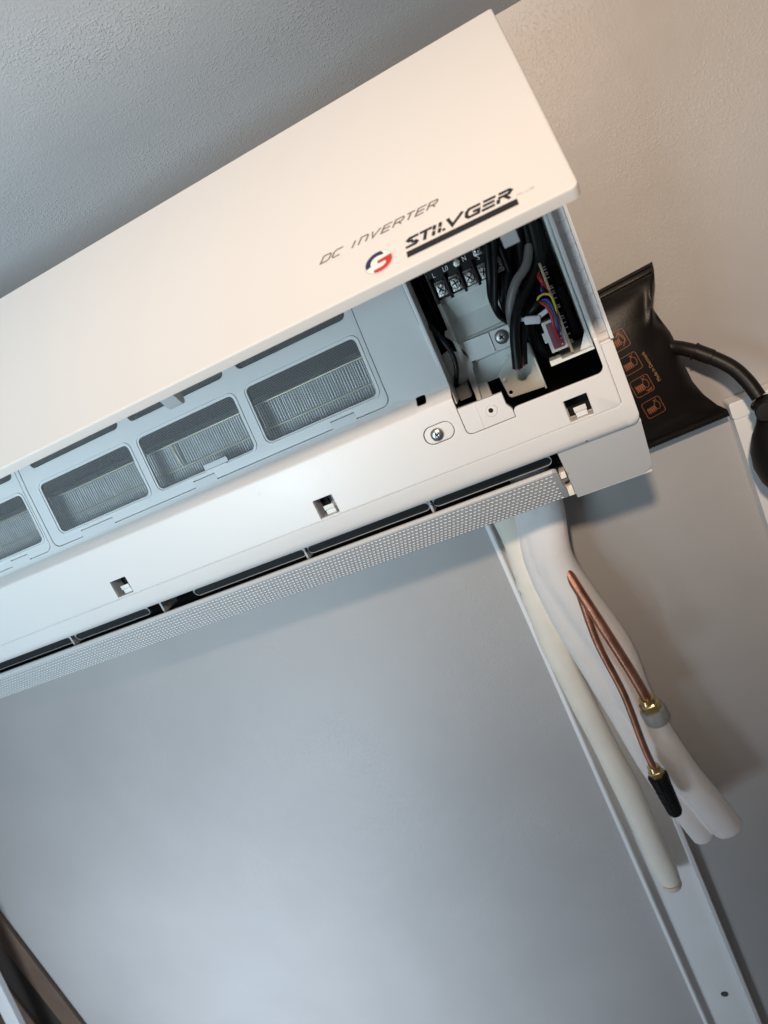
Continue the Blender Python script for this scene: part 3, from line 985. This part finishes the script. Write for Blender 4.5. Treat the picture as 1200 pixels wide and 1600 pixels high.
pcb = box('circuit_board', (0.0032, -0.1650, -0.0800), (0.0048, -0.0900, -0.0180), PCB, ac, 0.0001)
V, F = [], []
bm = bmesh.new()
for k in range(30):
    z = -0.074 + k * 0.0018 + random.uniform(-.0006, .0006)
    if 0.35 < random.random():
        add_box(bm, (0.0058, -0.1630 + random.uniform(0, .006), z), (0.0022, 0.0007, 0.0007))
o = bm_obj('solder_pins', bm, STEEL, pcb, 0)
o['kind'] = 'stuff'
con = box('connector', (-0.0085, -0.1635, -0.0755), (0.0030, -0.1500, -0.0540), mat('connector_white', (0.70, 0.69, 0.68), 0.45), pcb, 0.0005)
box('connector_core', (-0.0062, -0.1650, -0.0735), (0.0012, -0.1630, -0.0560), MAROON, pcb, 0.0003)
for k in range(8):
    box('contact', (-0.0006, -0.1660, -0.0725 + k * 0.0021), (0.0010, -0.1645, -0.0716 + k * 0.0021), WRED if k % 2 else STEEL, pcb, 0.0001)
box('connector_lug', (-0.0105, -0.1620, -0.0680), (-0.0080, -0.1560, -0.0610), con.data.materials[0], pcb, 0.0004)
box('heat_sink', (0.0090, -0.120, -0.076), (0.0140, -0.090, -0.040), DARKG, pcb, 0.0005)
# white cable tie saddle
bm = bmesh.new()
add_box(bm, (-0.0125, -0.169, -0.0490), (0.0105, 0.0050, 0.0055), Matrix.Rotation(0.35, 3, 'Y'), 0.0012)
add_box(bm, (-0.0050, -0.168, -0.0480), (0.0090, 0.0035, 0.0032), Matrix.Rotation(-0.25, 3, 'Y'), 0.0008)
add_box(bm, (-0.0185, -0.168, -0.0462), (0.0050, 0.0030, 0.0026), Matrix.Rotation(0.5, 3, 'Y'), 0.0008)
bm_obj('cable_tie', bm, mat('tie_white', (0.68, 0.68, 0.72), 0.5), ac)
# ivory card holder: side wall, floor, gussets
hold = box('card_holder', (0.0160, -0.1660, -0.0810), (0.0178, -0.0900, 0.0600), IVORY, ac, 0.0004)
bm = bmesh.new()
ab((-0.0040, -0.1660, -0.0830), (0.0178, -0.110, -0.0812))
ab((-0.0120, -0.1660, -0.0830), (-0.0040, -0.150, -0.0795))
bm_obj('holder_floor', bm, IVORY, hold)
V = [(0.0090, -0.1600, -0.0812), (0.0160, -0.1600, -0.0812), (0.0160, -0.1600, -0.0700), (0.0090, -0.1588, -0.0812), (0.0160, -0.1588, -0.0812), (0.0160, -0.1588, -0.0700)]
mesh_obj('gusset', V, [(0, 1, 2), (3, 5, 4), (0, 3, 4, 1), (1, 4, 5, 2), (2, 5, 3, 0)], IVORY, hold, 0)
# translucent duct stub and dark moulding at the bottom left of the bay
box('duct_stub', (-0.0785, -0.1600, -0.0820), (-0.0700, -0.1300, -0.0720), mat('smoke_plastic', (0.16, 0.16, 0.155), 0.4), ac, 0.0008)
lathe('motor_end', (-0.0745, -0.1450, -0.0600), (0, -1, 0), [(0, .0130), (.004, .0130), (.006, .0105), (.0062, .004)], IVORY, ac, 28)

lathe('moulding_mark', (-0.2381, -0.1891, -0.0832), (0, -1, 0), [(0, .0016), (.00025, .0015), (.00025, .0011), (0.0001, .0010)], WHITE, ac, 16)
lathe('dark_speck', (-0.0078, -0.1872, -0.1345), (0, -0.7, -0.7), [(0, .0008), (.0002, .0006)], DARKG, ac, 8)

# ------------------------------------------------------------------ trunking, hoses, pipes
tr = thing('cable_trunking', 'open white trunking channel running down the wall under the air conditioner', 'trunking', (-0.0955, 0, -1.6))
prof = [(-0.1278, 0.0), (-0.1278, -0.0120), (-0.1240, -0.0132), (-0.1225, -0.0120), (-0.1250, -0.0100), (-0.1250, -0.0026), (-0.0665, -0.0026), (-0.0665, -0.0100), (-0.0690, -0.0120), (-0.0675, -0.0132), (-0.0637, -0.0120), (-0.0637, 0.0)]
n = len(prof)
V = [(x, y - 0.0005, z) for z in (-1.6, -0.150) for x, y in prof]
F = [tuple(range(n)), tuple(range(2 * n - 1, n - 1, -1))] + [(i, (i + 1) % n, n + (i + 1) % n, n + i) for i in range(n)]
mesh_obj('channel', V, F, TRUNK, tr, 20)
for z in (-0.899, -1.35):
    s = lathe('fixing_screw', (-0.0918, -0.0030, z), (0, -1, 0), [(0, .0042), (.0006, .0042), (.0004, .0030)], DARKG, tr, 18)
    lathe('screw_head', (-0.0918, -0.0030, z), (0, -1, 0), [(0, .0027), (.0009, .0025), (.0010, .0010)], mat('dark_steel', (0.20, 0.20, 0.19), 0.4, 0.8), s, 14)

drain = thing('drain_hose', 'cream drain hose lying in the open trunking channel, closed at its lower end', 'hose', (-0.0946, -0.02, -0.705))
P = smooth_path([(-0.1000, -0.060, -0.160), (-0.1020, -0.032, -0.2278), (-0.1085, -0.027, -0.3304), (-0.1068, -0.026, -0.4247), (-0.0990, -0.025, -0.5628), (-0.0951, -0.0240, -0.6930)], 14)
rng = random.Random(3)


def drad(t):
    r = 0.0128 + 0.0006 * math.sin(t * 17) + 0.0004 * math.sin(t * 41 + 1)
    if 0.30 < t < 0.36: r += 0.0012 * math.sin((t - 0.30) / 0.06 * math.pi * 5)
    if t > 0.94: r *= 1 - 0.12 * ((t - 0.94) / 0.06) ** 2
    return r


V, F = tube_geo(P, drad, 24, 0.85)
mesh_obj('hose', V, F, CREAM, drain, 60)
lathe('hose_end', P[-1], P[-1] - P[-2], [(-0.003, .0105), (.0015, .0110), (.004, .0098), (.0052, .0070), (.0046, .0030)], CREAMI, drain, 22)

foam = thing('pipe_insulation', 'white twin foam tube bending out of the trunking, slit where the copper pipes leave it', 'insulation', (-0.03, -0.045, -0.62))


def foam_mesh():
    bm_ = bmesh.new()
    def add(pts, rad, sq):
        V_, F_ = tube_geo(smooth_path(pts, 8), rad, 20, sq)
        vs = [bm_.verts.new(v) for v in V_]
        for f in F_: bm_.faces.new([vs[i] for i in f])
    big = [(-0.0600, -0.060, -0.165), (-0.0640, -0.045, -0.2174), (-0.0740, -0.044, -0.2691), (-0.0680, -0.044, -0.3181), (-0.0560, -0.045, -0.3778), (-0.0535, -0.045, -0.4429), (-0.0400, -0.047, -0.5228), (-0.0270, -0.048, -0.570), (-0.0165, -0.049, -0.6080)]
    sml = [(-0.0720, -0.058, -0.170), (-0.0800, -0.040, -0.2225), (-0.0880, -0.038, -0.2668), (-0.0860, -0.037, -0.3231), (-0.0790, -0.037, -0.3916), (-0.0730, -0.037, -0.4482), (-0.0655, -0.038, -0.5152), (-0.0545, -0.040, -0.5719), (-0.0420, -0.042, -0.6200)]
    add(big, lambda t: 0.0172 - 0.0012 * t + 0.0025 * math.exp(-((t - .45) / .15) ** 2), 0.9)
    add(sml, lambda t: 0.0130 - 0.0005 * t + 0.003 * math.exp(-((t - .4) / .18) ** 2), 0.9)
    # web that joins the pair in the upper part
    mid = [(Vector(a) + Vector(b)) / 2 + Vector((0, -0.002, 0)) for a, b in zip(big[:6], sml[:6])]
    mid[-1] = mid[-2].lerp(mid[-1], 0.9)
    add(mid, lambda t: 0.0165 * (1 - 0.35 * t), 0.92)
    me = bpy.data.meshes.new('foam')
    bmesh.ops.recalc_face_normals(bm_, faces=bm_.faces)
    bm_.to_mesh(me); bm_.free()
    o_ = bpy.data.objects.new('foam_tmp', me)
    C.objects.link(o_)
    md = o_.modifiers.new('r', 'REMESH'); md.mode = 'VOXEL'; md.voxel_size = 0.0016
    ms = o_.modifiers.new('s', 'SMOOTH'); ms.factor = 0.5; ms.iterations = 4
    dg = bpy.context.evaluated_depsgraph_get()
    me2 = bpy.data.meshes.new_from_object(o_.evaluated_get(dg))
    bpy.data.objects.remove(o_)
    me2.materials.clear()
    return me2


link('foam_tube', foam_mesh(), FOAM, foam, 80)


def pipe(name, label, pts, r, nut_r, nut_h, cap_prof, cap_mat, kinks):
    t = thing(name, label, 'pipe', pts[-1])
    P_ = smooth_path(pts, 10)
    V_, F_ = tube_geo(P_, r, 16)
    mesh_obj('tube', V_, F_, COPPER, t, 50)
    d = (P_[-1] - P_[-3]).normalized()
    e = P_[-1]
    # hexagonal flare nut with a turned collar
    a = d.orthogonal().normalized(); b = d.cross(a)
    V_, F_ = [], []
    rings = [(-0.0045, r * 1.08, 0), (-0.0040, nut_r * .74, 0), (0.0, nut_r * .80, 0), (0.0008, nut_r * .92, 1), (0.0016, nut_r, 1), (nut_h - .0008, nut_r, 1), (nut_h, nut_r * .92, 1), (nut_h + .0006, nut_r * .8, 0)]
    for tt, rr, hx_ in rings:
        for k in range(24):
            th = 2 * math.pi * k / 24
            q = rr
            if hx_:
                ph = (th + .3) % (math.pi / 3) - math.pi / 6
                q = rr * math.cos(math.pi / 6) / math.cos(ph)
            V_.append(e + d * tt + (a * math.cos(th) + b * math.sin(th)) * q)
    for i in range(len(rings) - 1):
        for k in range(24):
            k2 = (k + 1) % 24
            F_.append((i * 24 + k, i * 24 + k2, (i + 1) * 24 + k2, (i + 1) * 24 + k))
    F_.append(tuple(range(24))); F_.append(tuple(range(7 * 24, 8 * 24)))
    nut = mesh_obj('flare_nut', V_, F_, BRASS, t, 25)
    V_, F_ = [], []
    sg = 40
    for tt, rr, rib in cap_prof:
        for k in range(sg):
            th = 2 * math.pi * k / sg
            q = rr * (1 - rib * (1 if (k % 5) == 0 else 0))
            V_.append(e + d * tt + (a * math.cos(th) + b * math.sin(th)) * q)
    for i in range(len(cap_prof) - 1):
        for k in range(sg):
            k2 = (k + 1) % sg
            F_.append((i * sg + k, i * sg + k2, (i + 1) * sg + k2, (i + 1) * sg + k))
    F_.append(tuple(range(sg))); F_.append(tuple(range((len(cap_prof) - 1) * sg, len(cap_prof) * sg)))
    mesh_obj('cap', V_, F_, cap_mat, t, 40)
    return t


pipe('copper_pipe', 'thicker copper pipe ending in a brass nut with a grey ribbed cap', [(-0.0690, -0.050, -0.272), (-0.0628, -0.0600, -0.3010), (-0.0547, -0.0705, -0.3370), (-0.0453, -0.077, -0.3890), (-0.0418, -0.0775, -0.4195)],
     0.0048, 0.0098, 0.0105, [(0.0085, 0.0100, 0), (0.0090, 0.0112, 0), (0.0095, 0.0116, .05), (0.0215, 0.0116, .05), (0.0232, 0.0106, 0), (0.0230, 0.008, 0)], CAPG, None)
pipe('copper_pipe', 'thinner copper pipe ending in a brass nut with a black plug', [(-0.0665, -0.046, -0.270), (-0.0640, -0.0575, -0.3010), (-0.0648, -0.068, -0.3521), (-0.0598, -0.074, -0.4078), (-0.0608, -0.0755, -0.4676), (-0.0596, -0.0770, -0.4950)],
     0.0034, 0.0076, 0.0085, [(0.0072, 0.0075, 0), (0.0076, 0.0094, 0), (0.0080, 0.0097, .14), (0.0200, 0.0088, .14), (0.0206, 0.0076, 0), (0.0224, 0.0076, 0), (0.0230, 0.0086, .1), (0.0330, 0.0082, .1), (0.0335, 0.0072, 0), (0.0350, 0.0072, 0), (0.0355, 0.0080, .1), (0.0500, 0.0072, .10), (0.0530, 0.0058, 0), (0.0532, 0.003, 0)], BLACK, None)

tr2 = thing('cable_trunking', 'closed white trunking on the wall behind the black rubber pump bulb', 'trunking', (0.14, 0, -1.6))
plate('cover', rect(0.1085, -1.6, 0.1720, -0.2110, 0.0015), [], 0.018, lambda u, v, wz: (u, -0.0185 - wz, v), TRUNK, tr2, 0.0010)
plate('end_cap', rect(0.1078, -0.2115, 0.1727, -0.1960, 0.003), [], 0.019, lambda u, v, wz: (u, -0.0200 - wz, v), TRUNK, tr2, 0.0012)

# ------------------------------------------------------------------ air wedge bag with hose and bulb
bag = thing('air_wedge', 'black inflatable wedge bag pressed behind the air conditioner, with hose and pump bulb', 'inflatable bag', (0.05, -0.02, -0.205))
XRB = [(0, .0868), (.04, .0863), (.09, .0845), (.17, .0790), (.235, .0762), (.30, .0785), (.40, .0828), (.48, .0845), (.60, .0850), (.72, .0870), (.82, .0920), (.91, .0995), (.96, .1058), (1, .1062)]


def interp(t, tab):
    if t <= tab[0][0]: return tab[0][1]
    for (a, b), (c_, d_) in zip(tab[:-1], tab[1:]):
        if t <= c_:
            s = (t - a) / (c_ - a)
            return b + (d_ - b) * s
    return tab[-1][1]


XLB = -0.040


def bag_z(x, b):
    q = (x - 0.04) / 0.06
    ztop = -0.0635 + 0.0048 * q
    zbot = -0.2085 + 0.0030 * q
    return ztop + (zbot - ztop) * b


def bag_t(a, b, x, z):
    """half thickness"""
    sb = max(0.0, 1 - abs(2 * ((b - 0.055) / 0.895) - 1) ** 2.6) if 0.055 < b < 0.95 else 0.0
    sa = max(0.0, 1 - abs(2 * a - 1) ** 5)
    t = 0.0185 * (sb ** 0.55) * (sa ** 0.6)
    # squeezed where it goes behind the unit
    k = min(1, max(0.0, (x - 0.020) / 0.02))
    t = min(t, 0.0165) * (1 - k) + t * k
    # crease from the top corner, dimple by the hose
    def ridge(p0, p1, wd, amp):
        P0, P1, Q = Vector(p0), Vector(p1), Vector((x, z))
        dd = P1 - P0
        s = max(0, min(1, (Q - P0).dot(dd) / dd.length_squared))
        dist = (Q - (P0 + dd * s)).length
        return amp * math.exp(-(dist / wd) ** 2) * math.sin(math.pi * min(1, max(0.12, s)))
    e = min(1, t / 0.006)
    t += e * (ridge((0.0845, -0.069), (0.0690, -0.108), 0.0038, 0.0075) + ridge((0.0815, -0.088), (0.0755, -0.112), 0.0050, -0.0055)
              + ridge((0.078, -0.112), (0.060, -0.125), 0.010, -0.0020) + ridge((0.100, -0.198), (0.070, -0.165), 0.008, -0.003)
              + ridge((0.040, -0.195), (0.085, -0.193), 0.006, -0.0030) + ridge((0.030, -0.075), (0.075, -0.073), 0.004, -0.002))
    return max(t, 0.0006)


NA, NB = 44, 70
YC = -0.0215
V, F = [], []
for side in (-1, 1):
    for j in range(NB + 1):
        b = j / NB
        xr = interp(b, XRB)
        for i in range(NA + 1):
            a = i / NA
            a = 0.5 - 0.5 * math.cos(math.pi * a) if False else 1 - (1 - a) ** 1.35
            x = XLB + (xr - XLB) * a
            z = bag_z(x, b)
            V.append((x, YC + side * bag_t(a, b, x, z) * (1 if side < 0 else 0.95), z))
M1 = (NA + 1) * (NB + 1)
for s in (0, M1):
    for j in range(NB):
        for i in range(NA):
            q = [s + j * (NA + 1) + i, s + j * (NA + 1) + i + 1, s + (j + 1) * (NA + 1) + i + 1, s + (j + 1) * (NA + 1) + i]
            F.append(tuple(q))
rim = [i for i in range(NA + 1)] + [j * (NA + 1) + NA for j in range(1, NB + 1)] + [NB * (NA + 1) + i for i in range(NA - 1, -1, -1)] + [j * (NA + 1) for j in range(NB - 1, 0, -1)]
for i in range(len(rim)):
    a, b = rim[i], rim[(i + 1) % len(rim)]
    F.append((a, b, M1 + b, M1 + a))
bag_body = mesh_obj('bag', V, F, RUBBER, bag, 60)


def bag_front(x, z):
    ztop, zbot = bag_z(x, 0), bag_z(x, 1)
    b = (ztop - z) / (ztop - zbot)
    xr = interp(b, XRB)
    a = (x - XLB) / (xr - XLB)
    return (x, YC - bag_t(min(1, max(0, a)), b, x, z) - 0.00035, z)


# welded seams with stitch ridges
for b0, b1 in ((0.012, 0.020), (0.044, 0.052), (0.952, 0.960), (0.984, 0.991)):
    V = []
    for k in range(61):
        xx = XLB + 0.01 + k / 60 * (interp(b0, XRB) - XLB - 0.012)
        V += [(xx, YC - 0.0016, bag_z(xx, b0)), (xx, YC - 0.0024, bag_z(xx, (b0 + b1) / 2)), (xx, YC - 0.0016, bag_z(xx, b1)), (xx, YC + 0.001, bag_z(xx, b1)), (xx, YC + 0.001, bag_z(xx, b0))]
    F = [(5 * k + i, 5 * k + (i + 1) % 5, 5 * k + 5 + (i + 1) % 5, 5 * k + 5 + i) for k in range(60) for i in range(5)]
    mesh_obj('welded_seam', V, F, RUBBER, bag, 40)
# pictograms
ROT = math.radians(9)
for k in range(4):
    cx, cz_ = 0.0500 - 0.0030 * (3 - k), -0.1700 + 0.0213 * (3 - k)

    def pmap(a, b, cx=cx, cz_=cz_):
        return bag_front(cx + a * math.cos(ROT) - b * math.sin(ROT), cz_ + a * math.sin(ROT) + b * math.cos(ROT))
    h = 0.0077
    sq = fillet([(-h, -h, .002), (h, -h, .002), (h, h, .002), (-h, h, .002)], 4)
    lines = [sq + [sq[0]]]
    oval = [(0.0035 + 0.0022 * math.cos(t * .5), 0.0005 + 0.0038 * math.sin(t * .5)) for t in range(13)]
    lines.append(oval + [oval[0]])
    lines.append([(0.0035, 0.0045), (0.0020, 0.0064)])
    lines.append([(0.0022, 0.0045), (0.0050, 0.0066)])
    o = ribbon(lines, 0.00042, pmap, 'pictogram', PRINT, bag_body, 0.0012)
    hand = []
    for q in range(4):
        hand.append([(-0.0050 + q * 0.0016, -0.0040), (-0.0052 + q * 0.0017, 0.0005 + 0.0006 * (k % 3)), (-0.0044 + q * 0.0017, 0.0012), (-0.0036 + q * 0.0016, -0.0040)])
    if k == 2:
        hand += [[(0.001, -0.0055), (0.0065, -0.0050)], [(0.002, -0.0064), (0.006, -0.0060)]]
    if k == 0:
        hand += [[(0.000, 0.003), (0.003, 0.006), (0.0055, -0.002), (0.002, -0.006)]]
    ribbon(hand, 0.00055, pmap, 'pictogram_hand', PRINT, bag_body, 0.0012)
text_obj('lettering', 'Made in Denmark', lambda a, b: bag_front(0.0625 - b * math.cos(0.19) - a * math.sin(0.19), -0.1500 + a * math.cos(0.19) - b * math.sin(0.19)), 0.0039, mat('tan_print', (0.40, 0.24, 0.10), 0.6), bag_body)

HP = [(0.066, -0.022, -0.126), (0.0790, -0.026, -0.1300), (0.0900, -0.0330, -0.1360), (0.1030, -0.0400, -0.1470), (0.1145, -0.0460, -0.1600), (0.1210, -0.0510, -0.1740), (0.1245, -0.0560, -0.1880)]
hose = tube('hose', HP, lambda t: 0.0058 + (0.0035 * max(0, 1 - t / 0.25) ** 2), RUBBER, bag, 16, 8)
for q in ((0.0955, -0.0358, -0.1400), (0.1035, -0.0402, -0.1476)):
    pass
lathe('hose_ring', (0.0940, -0.0352, -0.1390), (0.75, -0.4, -0.62), [(-.0012, .0058), (-.0008, .0072), (.0006, .0072), (.0012, .0058)], RUBBER, hose, 20)
lathe('hose_sleeve', (0.0990, -0.0380, -0.1432), (0.72, -0.38, -0.66), [(-.0075, .0058), (-.0070, .0064), (.0070, .0063), (.0075, .0058)], RUBBER, hose, 20)
bc = Vector((0.1270, -0.0590, -0.1960))
bd = Vector((0.16, -0.04, -1.0)).normalized()
bulb = lathe('pump_bulb', bc, bd, [(-0.008, .0050), (-0.006, .0075), (0.000, .0085), (0.004, .0092), (0.010, .0125), (0.019, .0200), (0.030, .0262), (0.043, .0296), (0.057, .0292), (0.070, .0252), (0.081, .0176), (0.088, .0090), (0.090, .003)], BULB, bag, 36, 60)
lathe('valve', bc + Vector((-0.002, -0.0040, -0.0010)), (-0.20, -0.95, 0.1), [(0, .0080), (.0100, .0080), (.0112, .0072), (.0114, .003)], BULB, bag, 28)
lathe('valve_collar', bc - bd * 0.006, bd, [(0, .0092), (.0015, .0104), (.0035, .0104), (.0050, .0092)], BULB, bag, 28)

# ------------------------------------------------------------------ lower left: wooden post and a white strip
post = thing('wooden_post', 'dark brown grooved wooden post standing against the grey wall', 'post', (-1.10, -0.03, -1.8))
box('edge_board', (-1.0700, -0.0070, -1.80), (-1.0335, -0.0005, -0.20), WOOD, post, 0.002)
box('groove', (-1.1180, -0.0035, -1.80), (-1.0700, -0.0005, -0.20), WOODD, post, 0)
box('face_board', (-1.2600, -0.0090, -1.80), (-1.1180, -0.0005, -0.20), WOOD, post, 0.002)
strip = thing('plastic_strip', 'narrow white plastic strip leaning in front of the dark wooden post', 'strip', (-1.15, -0.06, -1.2))
V = []
for x, z in ((-0.9640, -0.32), (-1.2020, -1.23)):
    V += [(x - 0.026, -0.055, z), (x, -0.055, z), (x, -0.047, z), (x - 0.026, -0.047, z)]
mesh_obj('strip', V, [(0, 1, 2, 3), (4, 7, 6, 5), (0, 4, 5, 1), (1, 5, 6, 2), (2, 6, 7, 3), (3, 7, 4, 0)], TRUNK, strip, 20)
